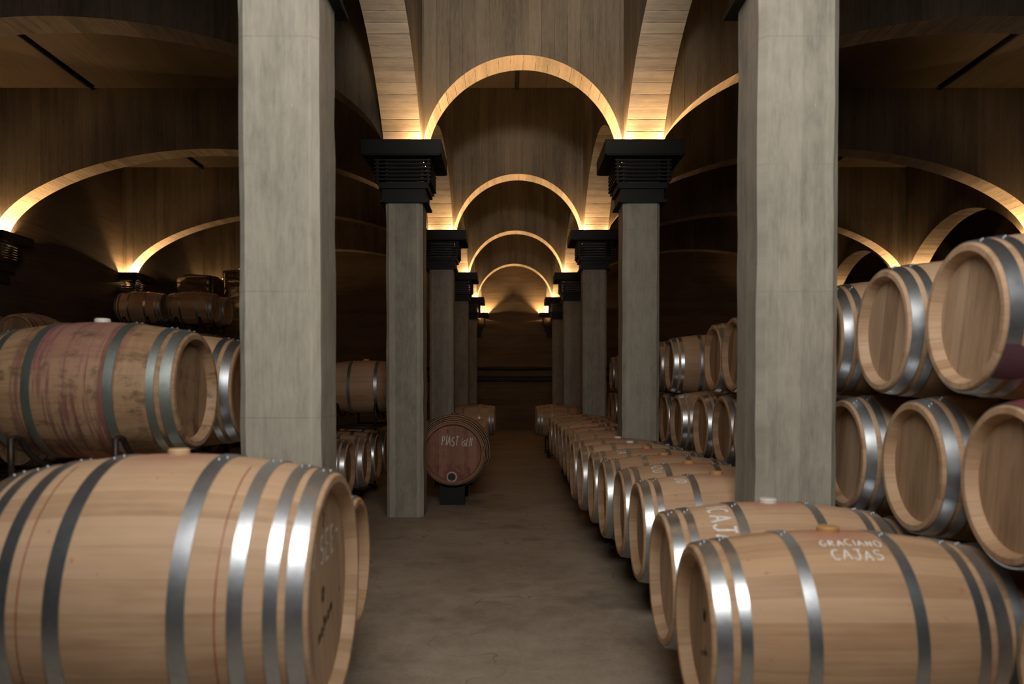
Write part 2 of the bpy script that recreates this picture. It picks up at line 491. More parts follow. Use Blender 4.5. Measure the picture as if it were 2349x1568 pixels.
# ------------------------------------------------------------------ pillars with lamp capitals
def clampx(v, m): return max(-m[0], min(m[1], v))
def capital_parts(root, lim):
    """lim = ((xmin,xmax),(ymin,ymax)) limits (>=0 distances) so that a wall corbel is cut by its wall"""
    (xa, xb), (ya, yb) = lim
    def ex(h): return (-min(h, xa), min(h, xb))
    def ey(h): return (-min(h, ya), min(h, yb))
    solid = xa > .3 and xb > .3 and ya > .3 and yb > .3
    # abacus tray: upright rim + ledge
    b = MB()
    b.ring(ex(.418), ey(.418), ex(.390), ey(.390), 3.850, 4.000)
    b.ring(ex(.400), ey(.400), ex(.209), ey(.209), 3.840, 3.856)
    b.build('abacus', M['black'], root)
    b = MB()
    for i in range(6):
        z = 3.812 - i*.0405
        b.ring(ex(.300), ey(.300), ex(.245), ey(.245), z, z+.017)
    for sx in (-1, 1):
        for sy in (-1, 1):
            x = .27*sx; y = .27*sy
            if -xa <= x <= xb and -ya <= y <= yb:
                b.box(x-.012, x+.012, y-.012, y+.012, 3.575, 3.842)
    b.build('louver_cage', M['black'], root)
    b = MB()
    b.ring(ex(.262), ey(.262), ex(.203), ey(.203), 3.530, 3.592) if solid else b.box(*ex(.262), *ey(.262), 3.530, 3.592)
    if solid:
        b.ring(ex(.232), ey(.232), ex(.203), ey(.203), 3.405, 3.530)
        b.ring(ex(.258), ey(.258), ex(.203), ey(.203), 3.385, 3.408)
    else:
        b.box(*ex(.215), *ey(.215), 3.385, 3.530)
        b.box(*ex(.16), *ey(.16), 3.20, 3.385)
    b.build('collar', M['black'], root)

LAMPME = {}
def lamp_mesh(mat='lamp'):
    if mat not in LAMPME:
        b = bmesh.new(); bmesh.ops.create_icosphere(b, subdivisions=1, radius=.024)
        LAMPME[mat] = bpy.data.meshes.new('lamp'); b.to_mesh(LAMPME[mat]); b.free(); LAMPME[mat].materials.append(M[mat])
    return LAMPME[mat]

SHAFT = None
def shaft_mesh():
    global SHAFT
    if SHAFT is None:
        c = .035; h = W/2
        pts = [(-h+c,-h),(h-c,-h),(h,-h+c),(h,h-c),(h-c,h),(-h+c,h),(-h,h-c),(-h,-h+c)]
        zs = [0, .02] + [i*.2 for i in range(1, 20)] + [3.88]
        V, F = [], []
        rr = random.Random(3)
        for z in zs:
            for (x, y) in pts:
                j = 0 if z in (0, 3.88) else .0035
                V.append((x+rr.uniform(-j, j), y+rr.uniform(-j, j), z))
        for i in range(len(zs)-1):
            for q in range(8):
                q2 = (q+1) % 8
                F.append((i*8+q, i*8+q2, i*8+8+q2, i*8+8+q))
        F.append(tuple(range(7, -1, -1))); F.append(tuple((len(zs)-1)*8+q for q in range(8)))
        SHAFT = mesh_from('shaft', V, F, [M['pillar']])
    return SHAFT

def pillar(x, y, label, group, corbel=None, dim=None):
    # dim = (side, material): the lamps on that side glow less, or are dead
    r = empty('wall_corbel' if corbel else 'concrete_pillar', (x, y, 0), label, 'corbel' if corbel else 'pillar', group)
    r['kind'] = 'thing'
    lim = [[9, 9], [9, 9]]
    if corbel == 'left': lim[0][0] = 0.
    if corbel == 'back': lim[1][1] = 0.
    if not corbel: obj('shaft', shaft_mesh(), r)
    capital_parts(r, lim)
    for sx in (-1, 1):
        for sy in (-1, 1):
            lx, ly = .305*sx, .305*sy
            if corbel == 'left': lx = .10 if sx < 0 else .305
            if corbel == 'back': ly = -.10 if sy > 0 else -.305
            mt = dim[1] if dim and dim[0] == sx else 'lamp'
            l = obj('lamp', lamp_mesh(mt), r); l.location = (lx, ly, 3.916)
    return r

ordn = ['nearest', 'second', 'third', 'fourth', 'fifth']
for k in range(5):
    for side, xs in (('left', XC-XP), ('right', XC+XP)):
        lab = {0: 'large square concrete pillar nearest the camera on the %s of the aisle' % side,
               1: 'grey concrete pillar with black louvred capital, second along the %s of the aisle' % side,
               2: 'brown lit concrete pillar with black capital, third along the %s of the aisle' % side,
               3: 'dark concrete pillar with louvred capital, fourth along the %s of the aisle' % side,
               4: 'small far concrete pillar, last before the end wall on the %s of the aisle' % side}[k]
        out = -1 if side == 'left' else 1
        dim = (out, 'lamp_dead') if (k == 1 and side == 'left') else None if k == 1 else (out, 'lamp_dim')
        pillar(xs, dk(k)+W/2, lab, 'pillars along the middle aisle', None, dim)
for side, xs in (('left', XC-XP), ('right', XC+XP)):
    pillar(xs, Y_BACK-.002, 'black lamp corbel on the end wall, at the %s of the aisle' % side, 'corbels on the end wall', 'back')
for k in range(1, 5):
    pillar(XL+.002, dk(k)+W/2, 'black lamp corbel on the left wall at the %s cross arch' % ordn[k], 'corbels on the left wall', 'left')
for k in range(1, 5):
    pillar(XR, dk(k)+W/2, 'outer pillar of the right aisle under the %s cross arch' % ordn[k], 'outer pillars on the right')

# pipes on the back wall
for z, r, lab in ((2.12, .055, 'thick black pipe along the end wall, uppermost of three'),
                  (1.84, .03, 'thin black pipe along the end wall, middle of three'),
                  (1.72, .045, 'black pipe along the end wall, lowest of three')):
    b = MB(); b.tube([(-7.5, Y_BACK-.08, z), (7.5, Y_BACK-.08, z)], r, 10)
    for x in range(-7, 8, 2): b.box(x-.03, x+.03, Y_BACK-.08, Y_BACK-.001, z-.02, z+.02)
    tag(b.build('wall_pipe', M['pipe'], None, True), lab, 'pipe', 'pipes along the end wall')

# ------------------------------------------------------------------ barrels
class Cask:
    def __init__(s, key, L, Rb, Rh, hoops, seg, body, head, steelm, bung, hb_r=.034):
        s.L, s.Rb, s.Rh = L, Rb, Rh
        h = L/2
        s.h = h
        N = 22
        prof = [(-h+.048, Rh-.046), (-h+.004, Rh-.034), (-h, Rh-.030), (-h, Rh-.008), (-h+.008, Rh)]
        for i in range(1, N):
            x = -h+.008 + (L-.016)*i/N
            prof.append((x, s.r(x)))
        prof += [(h-.008, Rh), (h, Rh-.008), (h, Rh-.030), (h-.004, Rh-.034), (h-.048, Rh-.046)]
        b = MB(); b.revolve_x(prof, seg); s.body = autosmooth(b.me('stave_body', body), 30)
        s.heads = []
        for sg in (-1, 1):
            b = MB(); x0, x1 = sg*(h-.046), sg*(h-.064)
            n = seg
            vs = [(x0, (Rh-.040)*math.sin(2*PI*k/n), (Rh-.040)*math.cos(2*PI*k/n)) for k in range(n)]
            vs += [(x1, v[1], v[2]) for v in vs]
            fs = [tuple(range(n)), tuple(range(2*n-1, n-1, -1))] + [(k, (k+1) % n, n+(k+1) % n, n+k) for k in range(n)]
            b.add(vs, fs); s.heads.append(b.me('head', head))
        s.hoops, s.hx = [], []
        for (fx, wd) in hoops:
            for sg in (-1, 1):
                xc = sg*fx*h; p = []; q = []
                for i in range(5):
                    x = xc - wd/2 + wd*i/4
                    x = max(-h+.012, min(h-.012, x))
                    p.append((x, s.r(x)+.0045)); q.append((x, s.r(x)-.001))
                b = MB(); b.revolve_x(p + q[::-1], seg, True)
                s.hoops.append(autosmooth(b.me('hoop', steelm), 40)); s.hx.append(xc)
        b = MB()
        prof = [(0, .0005), (0, hb_r), (.004, hb_r*1.12), (.020, hb_r*1.12), (.026, hb_r*.98), (.0262, .0005)]
        n = 24
        vs = [(r*math.cos(2*PI*k/n), r*math.sin(2*PI*k/n), Rb-.008+z) for k in range(n) for (z, r) in prof]
        fs = [(k*6+i, ((k+1) % n)*6+i, ((k+1) % n)*6+i+1, k*6+i+1) for k in range(n) for i in range(5)]
        b.add(vs, fs); s.bung = autosmooth(b.me('bung', bung), 30)
        rb = bmesh.new(); bmesh.ops.create_icosphere(rb, subdivisions=2, radius=.0068)
        for v in rb.verts: v.co.z *= .7
        s.rivet = bpy.data.meshes.new('rivet'); rb.to_mesh(s.rivet); rb.free(); s.rivet.materials.append(steelm)
        for p in s.rivet.polygons: p.use_smooth = True
    def r(s, x):
        return s.Rb - (s.Rb-s.Rh)*(abs(x)/s.h)**1.9
    def make(s, loc, label, group, rot=0., roll=0., rivets=False, name='wine_barrel', cat='barrel', bung=True, bungme=None):
        root = empty(name, loc, label, cat, group, rot)
        def part(nm, me):
            o = obj(nm, me, root); o.rotation_euler = (roll, 0, 0); return o
        part('stave_body', s.body)
        for m in s.heads: part('head', m)
        for m, hx in zip(s.hoops, s.hx):
            ho = part('hoop', m)
            if rivets:
                a = random.uniform(-.16, .10) if rivets == 'top' else random.uniform(-.5, -.2)*(1 if rot < 1 else -1)
                for dx, da in ((-.009, -.032), (.009, .032)):
                    rv = obj('rivet', s.rivet, ho)
                    x = hx+dx; rr = s.r(x)+.0052
                    rv.location = (x, rr*math.sin(a+da), rr*math.cos(a+da)); rv.rotation_euler = (-(a+da), 0, 0)
        if bung: part('bung', bungme or s.bung)
        return root

H6 = [(.35, .040), (.785, .036), (.930, .054)]
H6S = [(.40, .042), (.785, .036), (.930, .054)]
H8 = [(.33, .050), (.63, .043), (.81, .039), (.945, .062)]
RB, RH, LB = .338, .287, .95
near = Cask('near', LB, RB, RH, H6, 80, M['oak'], M['head'], M['steel'], M['bung_o'])
pale = Cask('pale', LB, RB, RH, H6, 80, M['oak_plain'], M['head_pale'], M['steel'], M['bung_w'])
mid = Cask('mid', LB, RB, RH, H6, 48, M['oak'], M['head'], M['steel'], M['bung_o'])
stain = Cask('stain', LB, RB+.004, RH, H6S, 80, M['oak_stained'], M['head_dirty'], M['steel_old'], M['bung_w'])
far = Cask('far', LB, RB, RH, H6, 32, M['oak'], M['head'], M['steel'], M['bung_d'])
big = Cask('big', 1.08, .468, .400, H8, 96, M['oak_plain'], M['head_pale'], M['steel'], M['bung_y'], .032)
plast = Cask('plast', 1.05, .450, .374, H8, 72, M['oak_red'], M['head_red'], M['steel_rust'], M['bung_d'], .04)

# ---- chalk strokes
def arcp(cx, cy, rx, ry, a0, a1, n=10):
    return [(cx+rx*math.cos(math.radians(a0+(a1-a0)*i/n)), cy+ry*math.sin(math.radians(a0+(a1-a0)*i/n))) for i in range(n+1)]
G = {
 'A': [[(0,0),(.28,1),(.56,0)], [(.1,.36),(.46,.36)]],
 'C': [arcp(.32,.5,.3,.5,55,305)],
 'G': [arcp(.32,.5,.3,.5,55,300), [(.5,.1),(.52,.45),(.3,.45)]],
 'R': [[(.05,0),(.05,1)], arcp(.05,.75,.42,.25,90,-90), [(.1,.5),(.5,0)]],
 'I': [[(.1,0),(.1,1)]],
 'N': [[(.02,0),(.05,1),(.48,0),(.52,1)]],
 'O': [arcp(.3,.5,.28,.48,0,360,16)],
 'J': [[(.15,1),(.6,1)], [(.42,1),(.42,.25)]+arcp(.22,.25,.2,.25,0,-160)],
 'S': [arcp(.28,.76,.24,.24,40,260)+arcp(.28,.26,.26,.26,80,-140)],
 'P': [[(.05,0),(.05,1)], arcp(.05,.74,.4,.26,90,-90)],
 'l': [[(.08,0),(.12,1)]],
 'L': [[(.05,1),(.05,0),(.4,.02)]],
 'T': [[(0,.98),(.55,1)], [(.28,1),(.25,0)]],
 'i': [[(.08,0),(.08,.6)], [(.08,.8),(.1,.86)]],
 's': [arcp(.2,.46,.16,.14,40,260)+arcp(.2,.16,.17,.16,80,-140)],
 '.': [[(.08,0),(.11,.06)]],
 '/': [[(0,-.05),(.25,1.05)]],
 'E': [[(.42,1),(.04,.98),(.04,0),(.44,.02)], [(.04,.52),(.36,.5)]],
 'U': [[(.04,1),(.04,.3)]+arcp(.28,.28,.24,.28,180,360)+[(.52,1)]],
 'D': [[(.04,0),(.04,1)], arcp(.04,.5,.46,.5,90,-90)],
 'Z': [[(0,1),(.5,1),(0,0),(.52,0)]],
 'V': [[(0,1),(.26,0),(.5,1)]],
 'W': [[(0,1),(.18,0),(.34,.7),(.5,0),(.7,1)]],
 '-': [[(.05,.5),(.4,.5)]],
 'o': [arcp(.2,.28,.18,.28,0,360,12)], 'a': [arcp(.2,.25,.18,.25,20,340,10), [(.4,.5),(.4,0)]],
 'n': [[(.05,0),(.05,.5)], arcp(.22,.3,.17,.2,180,0,6)+[(.39,0)]],
 'm': [[(.05,0),(.05,.5)], arcp(.18,.3,.13,.2,180,0,6)+[(.31,0)], arcp(.44,.3,.13,.2,180,0,6)+[(.57,0)]],
 ' ': []}
GW = {'I': .25, 'l': .2, 'i': .2, '.': .2, '/': .3, ' ': .35, 's': .42, 'W': .8, 'm': .72}
def strokes(txt, size, jit=.03, slant=.08, seed=1, wf=1.):
    rr = random.Random(seed); out = []; x = 0
    for ch in txt:
        oy = rr.uniform(-jit, jit)*2; sc = 1+rr.uniform(-jit, jit)*3
        for st in G[ch]:
            out.append([((x+px*sc+slant*py)*size*wf, (py*sc+oy)*size) for (px, py) in st])
        x += GW.get(ch, .66)+.12
    return out, x*size*wf
def ribbons(sts, width, fmap, seed=2):
    """flat strips of chalk laid on a surface by fmap(u,v) -> point"""
    rr = random.Random(seed); b = MB()
    for st in sts:
        pts = []
        for i in range(len(st)-1):
            n = max(1, int(math.dist(st[i], st[i+1])/.008))
            pts += [(st[i][0]+(st[i+1][0]-st[i][0])*q/n, st[i][1]+(st[i+1][1]-st[i][1])*q/n) for q in range(n)]
        pts.append(st[-1])
        vs = []
        for i, p in enumerate(pts):
            a = pts[max(0, i-1)]; c = pts[min(len(pts)-1, i+1)]
            dx, dy = c[0]-a[0], c[1]-a[1]; l = math.hypot(dx, dy) or 1
            w = width*(.5+rr.uniform(-.14, .10))
            nx, ny = -dy/l*w, dx/l*w
            vs += [fmap(p[0]+nx, p[1]+ny), fmap(p[0]-nx, p[1]-ny)]
        b.add(vs, [(2*i, 2*i+1, 2*i+3, 2*i+2) for i in range(len(pts)-1)])
    return b
def on_body(c, x0, arc0, lift=.0012):
    """u along the axis, v up the circumference; arc0 = distance from the top line towards the viewer (-y)"""
    def f(u, v):
        x = x0+u; a = -(arc0-v)/c.Rb; r = c.r(x)+lift
        return (x, r*math.sin(a), r*math.cos(a))
    return f
def chalk_on_body(root, c, txt, size, width, x0, arc0, mat='chalk', rotate=False, seed=1, slant=.08, name='chalk_lettering', lab='white chalk handwriting'):
    sts, wd = strokes(txt, size, seed=seed, slant=slant)
    if rotate:      # reading down the side, tops of the letters towards +x
        sts = [[(y, -x) for (x, y) in st] for st in sts]
    else:
        sts = [[(x-wd/2, y) for (x, y) in st] for st in sts]
    o = ribbons(sts, width, on_body(c, x0, arc0), seed).build(name, M[mat], root)
    o['label'] = lab
    return o
def on_head(c, sg, y0, z0, lift=.0012):
    x = sg*(c.h-.046+lift)
    def f(u, v): return (x, sg*u + y0, v + z0)
    return f
def mark_on_head(root, c, sg, txt, size, width, y0, z0, mat='chalk', seed=1, rot=0., slant=.08, wf=1., name='chalk_lettering', lab='white chalk handwriting'):
    sts, wd = strokes(txt, size, seed=seed, slant=slant, wf=wf)
    ca, sa = math.cos(rot), math.sin(rot)
    sts = [[((x-wd/2)*ca-y*sa, (x-wd/2)*sa+y*ca) for (x, y) in st] for st in sts]
    o = ribbons(sts, width, on_head(c, sg, y0, z0), seed).build(name, M[mat], root)
    o['label'] = lab
    return o

# ---- racks
def rack(x, ys, zb, z_foot, label, group, on_floor=True, ext=.36):
    """steel cradle rack carrying barrels whose undersides are at zb, at depths ys (row along Y)"""
    root = empty('barrel_rack', (x, (ys[0]+ys[-1])/2, z_foot), label, 'rack', group)
    y0, y1 = ys[0]-ext, ys[-1]+ext
    cy = (ys[0]+ys[-1])/2
    def loc(px, py, pz): return (px, py-cy, pz-z_foot)
    dz = RB - .308
    for sx in (-.24, .24):
        pts = []
        n = 60
        rr = RB+.017
        for i in range(n+1):
            y = y0 + (y1-y0)*i/n
            d = min(abs(y-q) for q in ys)
            z = zb + RB - math.sqrt(max(0., rr*rr-min(d, rr*.93)**2)) - .018
            z = min(z, zb+.12)
            pts.append(loc(sx, y, z))
        b = MB(); b.tube([loc(sx, y0, z_foot+.016)] + pts + [loc(sx, y1, z_foot+.016)], .015, 8); b.build('cradle', M['rack'], root, True)
        if zb-z_foot > .1:
            b = MB(); b.tube([loc(sx, y0, z_foot+.05), loc(sx, y1, z_foot+.05)], .016, 8); b.build('rail', M['rack'], root, True)
    for y in (y0+.05, cy, y1-.05):
        zz = z_foot+.05
        b = MB(); b.tube([loc(-.26, y, zz), loc(.26, y, zz)], .014, 8); b.build('crossbar', M['rack'], root, True)
    if on_floor:
        for sx in (-.24, .24):
            for y in (y0+.02, y1-.02):
                b = MB(); b.box(sx-.03, sx+.03, y-cy-.03, y-cy+.03, 0, .05); b.build('foot', M['rack'], root)
    return root

# ---- RIGHT FLOOR ROW
GR = 'oak barrels of the single row beside the aisle on the right'
rowR = [  # y, x of the left head
 (2.74, .640), (3.45, .664), (4.62, .745), (5.31, .738), (6.00, .705), (6.69, .692), (7.40, .660), (8.12, .645),
 (9.24, .690), (9.93, .690), (10.63, .685), (11.33, .68), (12.03, .67), (12.74, .65)]
def zr(i): return ZR if i < 8 else ZR+.025+.017*(i-8)
labR = [
 'pale oak barrel chalked GRACIANO CAJAS, nearest in the row right of the aisle',
 'oak barrel with white bung and large chalk letters CAJAS, just behind the GRACIANO barrel',
 'oak barrel chalked UD, first one beyond the near right pillar',
 'oak barrel chalked AZU, second one beyond the near right pillar',
 'oak barrel in the right aisle row, third one beyond the near right pillar',
 'oak barrel in the right aisle row, fourth one beyond the near right pillar',
 'oak barrel in the right aisle row, fifth one beyond the near right pillar',
 'oak barrel in the right aisle row, touching the front of the second right pillar',
 'oak barrel in the right aisle row, first one behind the second right pillar',
 'oak barrel in the right aisle row, second one behind the second right pillar',
 'oak barrel in the right aisle row, third one behind the second right pillar',
 'oak barrel in the right aisle row, fourth one behind the second right pillar',
 'oak barrel in the right aisle row, fifth one behind the second right pillar',
 'smallest far oak barrel closing the right aisle row, before the third right pillar']
ZR = .545
RR = []
for i, (y, x) in enumerate(rowR):
    c = near if i == 0 else pale if i == 1 else mid if i < 8 else far
    bm = {1: M['bung_w']}
    r = c.make((x+LB/2, y, zr(i)), labR[i], GR, rivets='top' if i < 6 else False, bungme=pale.bung if i in (6, 7) else None)
    RR.append(r)
chalk_on_body(RR[0], near, 'GRACIANO', .036, .0060, .030, .135, seed=4)
chalk_on_body(RR[0], near, 'CAJAS', .045, .0060, .030, .205, seed=5)
chalk_on_body(RR[1], pale, 'ICAJAS', .082, .013, -.285, .035, rotate=True, seed=6)
chalk_on_body(RR[2], mid, 'UD', .060, .010, -.26, .06, rotate=True, seed=7)
chalk_on_body(RR[3], mid, 'AZU', .060, .010, -.26, .03, rotate=True, seed=8)
chalk_on_body(RR[5], mid, 'JA', .075, .012, -.26, .03, rotate=True, seed=9)
mark_on_head(RR[0], near, -1, 'W', .045, .012, 0, .02, 'ink', 3, name='brand_mark', lab='dark burnt brand mark')
mark_on_head(RR[0], near, -1, 'o.m/n', .03, .006, 0, -.10, 'ink', 3, .3, name='brand_mark', lab='dark burnt brand mark')
for (i0, i1) in ((0, 1), (2, 3), (4, 5), (6, 7), (8, 9), (10, 11), (12, 13)):
    xs = (rowR[i0][1]+rowR[i1][1])/2+LB/2
    names = {0: 'under the GRACIANO barrel', 2: 'just beyond the near right pillar', 4: 'third in the right aisle row',
             6: 'just before the second right pillar', 8: 'just behind the second right pillar',
             10: 'sixth in the right aisle row', 12: 'last in the right aisle row'}
    rack(xs, [rowR[i0][0], rowR[i1][0]], (zr(i0)+zr(i1))/2-RB-(.009 if i0 > 7 else 0), 0., 'dark steel cradle rack for two barrels, ' + names[i0], 'racks under the right aisle row', True, .335)

# ---- RIGHT PYRAMID STACK (three tiers)
GS = 'oak barrels stacked in tiers on the right'
Z1, Z2, Z3 = .448, 1.036, 1.658
def xs(y): return 1.765+.002*max(0, y-4.7)
stack = []
lowlab = 'oak barrel in the bottom tier of the right stack, '
midlab = 'oak barrel in the middle tier of the right stack, '
toplab = 'oak barrel in the top tier of the right stack, '
S1 = [(Z1, 2.44, lowlab+'at the right edge', near), (Z1, 3.12, lowlab+'hidden behind the GRACIANO barrel', near),
      (Z1, 3.80, lowlab+'behind the large CAJAS chalk letters', near), (Z1, 4.48, lowlab+'behind the near right pillar', mid),
      (Z2, 2.78, 'oak barrel with red wine on its rim, middle tier at the right edge', None),
      (Z2, 3.46, 'oak barrel with mottled brown head, middle tier, second from the right edge', near),
      (Z2, 4.14, 'oak barrel in the middle tier beside the near right pillar, third from the right edge', pale),
      (Z3, 3.05, 'largest pale oak barrel head in the top tier, at the right edge', pale),
      (Z3, 3.73, 'oak barrel in the top tier with a pale head board, second from the right edge', pale),
      (Z3, 4.42, 'top tier oak barrel mostly hidden by the near right pillar', near)]
bp, sp = 'beyond the near right pillar', 'second right pillar'
S2 = [(Z1, 5.56, lowlab+'first '+bp, far), (Z1, 6.24, lowlab+'second '+bp, far), (Z1, 6.92, lowlab+'third '+bp, far),
      (Z1, 8.06, lowlab+'fourth '+bp, far), (Z1, 8.74, lowlab+'fifth '+bp, far), (Z1, 9.42, lowlab+'behind the '+sp, far),
      (Z2, 5.90, midlab+'touching the near pillar', mid), (Z2, 6.58, midlab+'second '+bp, mid), (Z2, 7.26, midlab+'third '+bp, mid),
      (Z2, 8.40, midlab+'fourth '+bp, mid), (Z2, 9.08, midlab+'beside the '+sp, mid),
      (Z3, 6.24, toplab+'first '+bp, mid), (Z3, 6.92, toplab+'second '+bp, mid),
      (Z3, 8.74, toplab+'third '+bp, mid), (Z3, 9.42, toplab+'beside the '+sp, mid)]
S3 = [(Z1, 13.1, lowlab+'first of the far block', far), (Z1, 13.8, lowlab+'second of the far block', far), (Z1, 14.5, lowlab+'third of the far block', far),
      (Z2, 12.75, midlab+'first of the far block', far), (Z2, 13.45, midlab+'second of the far block', far), (Z2, 14.15, midlab+'third of the far block', far),
      (Z3, 13.1, toplab+'first of the far block', far), (Z3, 13.8, toplab+'second of the far block', far)]
redrim = None
for S in (S1, S2, S3):
    for (z, y, lab, c) in S:
        cc = c or near
        x = xs(y) + random.uniform(-.012, .012)
        yaw = -.03 if y < 5 else random.uniform(-.03, .02)
        o = cc.make((x+LB/2, y, z), lab, GS, rot=yaw, rivets='side' if y < 5 and z != Z1 else False, roll=random.uniform(-.3, .3) if y > 5 else 0)
        if c is None: redrim = o
        if z == Z3 and y < 3.2: stack.append(o)
# red wine run over the top of the first middle-tier barrel
def stain_patch(root, c, x0, x1, a0, a1, name, seed=1, mat='wine'):
    rr = random.Random(seed); b = MB(); n = 24; m = 8
    vs = []
    for i in range(n+1):
        a = a0+(a1-a0)*i/n
        w = 1-.5*abs(2*i/n-1)**3 - rr.uniform(0, .18)
        for j in range(m+1):
            x = x0+(x1-x0)*w*j/m
            r = c.r(x)+.0056
            vs.append((x, r*math.sin(a), r*math.cos(a)))
    b.add(vs, [(i*(m+1)+j, (i+1)*(m+1)+j, (i+1)*(m+1)+j+1, i*(m+1)+j+1) for i in range(n) for j in range(m)])
    o = b.build(name, M[mat], root, True); o['label'] = 'dark red wine stain'
    return o
stain_patch(redrim, near, -.468, -.25, -.55, .35, 'wine_stain', 2)
stain_patch(stack[0], pale, -.463, -.33, -2.5, -1.98, 'wine_stain', 4, 'winetint')
# timber bearers under the stack and wedges between its barrels
for (y0, y1, t) in ((1.95, 4.85, 'near'), (5.2, 9.8, 'middle'), (12.7, 15.0, 'far')):
    for q, xo in (('front', .20), ('rear', .74)):
        b = MB(); b.box(-.05, .05, -(y1-y0)/2, (y1-y0)/2, 0, Z1-RB+.006)
        o = obj('timber_bearer', bevel(b.me('timber_bearer', M['wood']), .006, 1)); o.location = (xs((y0+y1)/2)+xo, (y0+y1)/2, 0)
        tag(o, 'rough timber bearer on the floor under the %s right stack, %s one' % (t, 'nearer the aisle' if q == 'front' else 'further from the aisle'), 'beam', 'timber bearers under the right stack')
def wedge(x, y, z, rx, label):
    b = MB()
    b.add([(-.05,-.035,-.05),(.05,-.035,-.05),(.05,.035,-.05),(-.05,.035,-.05),(-.05,-.014,.05),(.05,-.014,.05),(.05,.014,.05),(-.05,.014,.05)],
          [(0,3,2,1),(4,5,6,7),(0,1,5,4),(1,2,6,5),(2,3,7,6),(3,0,4,7)])
    o = obj('wooden_wedge', bevel(b.me('wooden_wedge', M['wood']), .004, 1)); o.location = (x, y, z); o.rotation_euler = (rx, 0, 0)
    tag(o, label, 'wedge', 'wooden wedges chocking the right stack')
for (y, z, l) in ((3.40, 1.435, 'small wooden wedge between the two near top tier barrels'), (4.08, 1.435, 'small wooden wedge under the second top tier barrel by the near right pillar'),
                  (3.06, .85, 'small wooden wedge under the red rimmed barrel'), (3.74, .85, 'small wooden wedge under the mottled middle tier barrel'),
                  (6.58, 1.435, 'small wooden wedge between top tier barrels beyond the near right pillar')):
    wedge(xs(y)+.22, y, z, 0, l)

# ---- LEFT: large front cask, barrel behind it
L1 = big.make((-1.135, 2.69, .69), 'large pale oak cask with eight steel hoops, filling the lower left corner', 'casks left of the aisle', rivets='top', name='large_cask', cat='cask')
mark_on_head(L1, big, 1, 'W SEE-', .098, .012, .035, .10, 'chalk', 3, .10)
mark_on_head(L1, big, 1, 'l', .05, .012, .0, .215, 'ink', 3, -.2, name='brand_mark', lab='dark burnt brand mark')
mark_on_head(L1, big, 1, 'o', .07, .016, .0, -.035, 'ink', 5, name='brand_mark', lab='dark burnt brand mark')
mark_on_head(L1, big, 1, 'no/nam', .05, .012, .03, -.13, 'ink', 8, .35, name='brand_mark', lab='dark burnt brand mark')
mark_on_head(L1, big, 1, 'n', .12, .008, -.01, .26, 'ink', 8, .2, name='brand_mark', lab='dark burnt brand mark')
for lx in (-.285, .285):
    st = [[(0, -q*.02) for q in range(56)]]
    ln = ribbons(st, .0035, on_body(big, lx, .12), 3).build('pencil_line', M['redmetal'], L1)
    ln['label'] = 'thin red pencil line around the staves'
L1b = near.make((-.677-LB/2, 3.515, .605), 'oak barrel half hidden behind the large front cask, its rim showing beside the aisle', 'casks left of the aisle', rivets='top')
def cradle_block(x, y, zb, R, label, gx=.34):
    """pair of notched timber saddles under a cask that lies along X"""
    for sx, nm in ((-gx, 'left'), (gx, 'right')):
        b = MB(); n = 16; hw = .33; t = .05
        top = [(-hw+2*hw*i/n) for i in range(n+1)]
        vs = []
        for xx in (-t, t):
            for yy in top:
                zz = min(zb + R - math.sqrt(max(0, (R+.002)**2-yy*yy)), zb+.16)
                vs.append((xx, yy, zz))
            for yy in top: vs.append((xx, yy, 0))
        N = n+1; fs = []
        for i in range(n):
            fs += [(i, i+1, N+i+1, N+i), (2*N+i+1, 2*N+i, 3*N+i, 3*N+i+1), (i+1, i, 2*N+i, 2*N+i+1), (N+i, N+i+1, 3*N+i+1, 3*N+i)]
        fs += [(0, N, 3*N, 2*N), (n, 2*N+n, 3*N+n, N+n)]
        b.add(vs, fs)
        o = b.build('timber_saddle', M['rack']); o.location = (x+sx, y, 0)
        tag(o, label % nm, 'saddle', 'saddles under the left casks')
cradle_block(-1.135, 2.69, .69-big.r(.28)-.003, big.r(.28), 'dark saddle under the large front cask, its %s one')
cradle_block(-.677-LB/2, 3.515, .605-near.r(.24)-.003, near.r(.24), 'dark saddle under the barrel behind the front cask, its %s one', .3)

# ---- LEFT racks: two tiers
GL = 'barrels on steel racks on the left'
ZL1, ZL2 = .53, 1.372
L2 = stain.make((-2.045, 3.95, ZL2+.003), 'old barrel stained purple with wine, upper tier on the left', GL, rivets='top')
near.make((-2.03, 4.66, ZL2), 'oak barrel behind the purple stained one, partly hidden by the near left pillar', GL, rivets='top')
for y, l in ((3.95, 'directly under the purple stained barrel'), (4.66, 'second under the left rack'), (5.40, 'third, behind the near left pillar'), (6.10, 'fourth, behind the near left pillar')):
    mid.make((-2.045, y, ZL1), 'oak barrel in the lower left tier, ' + l, GL)
rack(-2.045, [3.95, 4.66], ZL1-RB, 0, 'dark steel floor rack under the lower left barrels', 'racks on the left')
rack(-2.045, [5.40, 6.10], ZL1-RB, 0, 'dark steel floor rack behind the near left pillar', 'racks on the left')
rack(-2.045, [3.95, 4.66], ZL2-RB, ZL1+RB-.002, 'rusty steel cradle rack carrying the purple stained barrel', 'racks on the left', False)
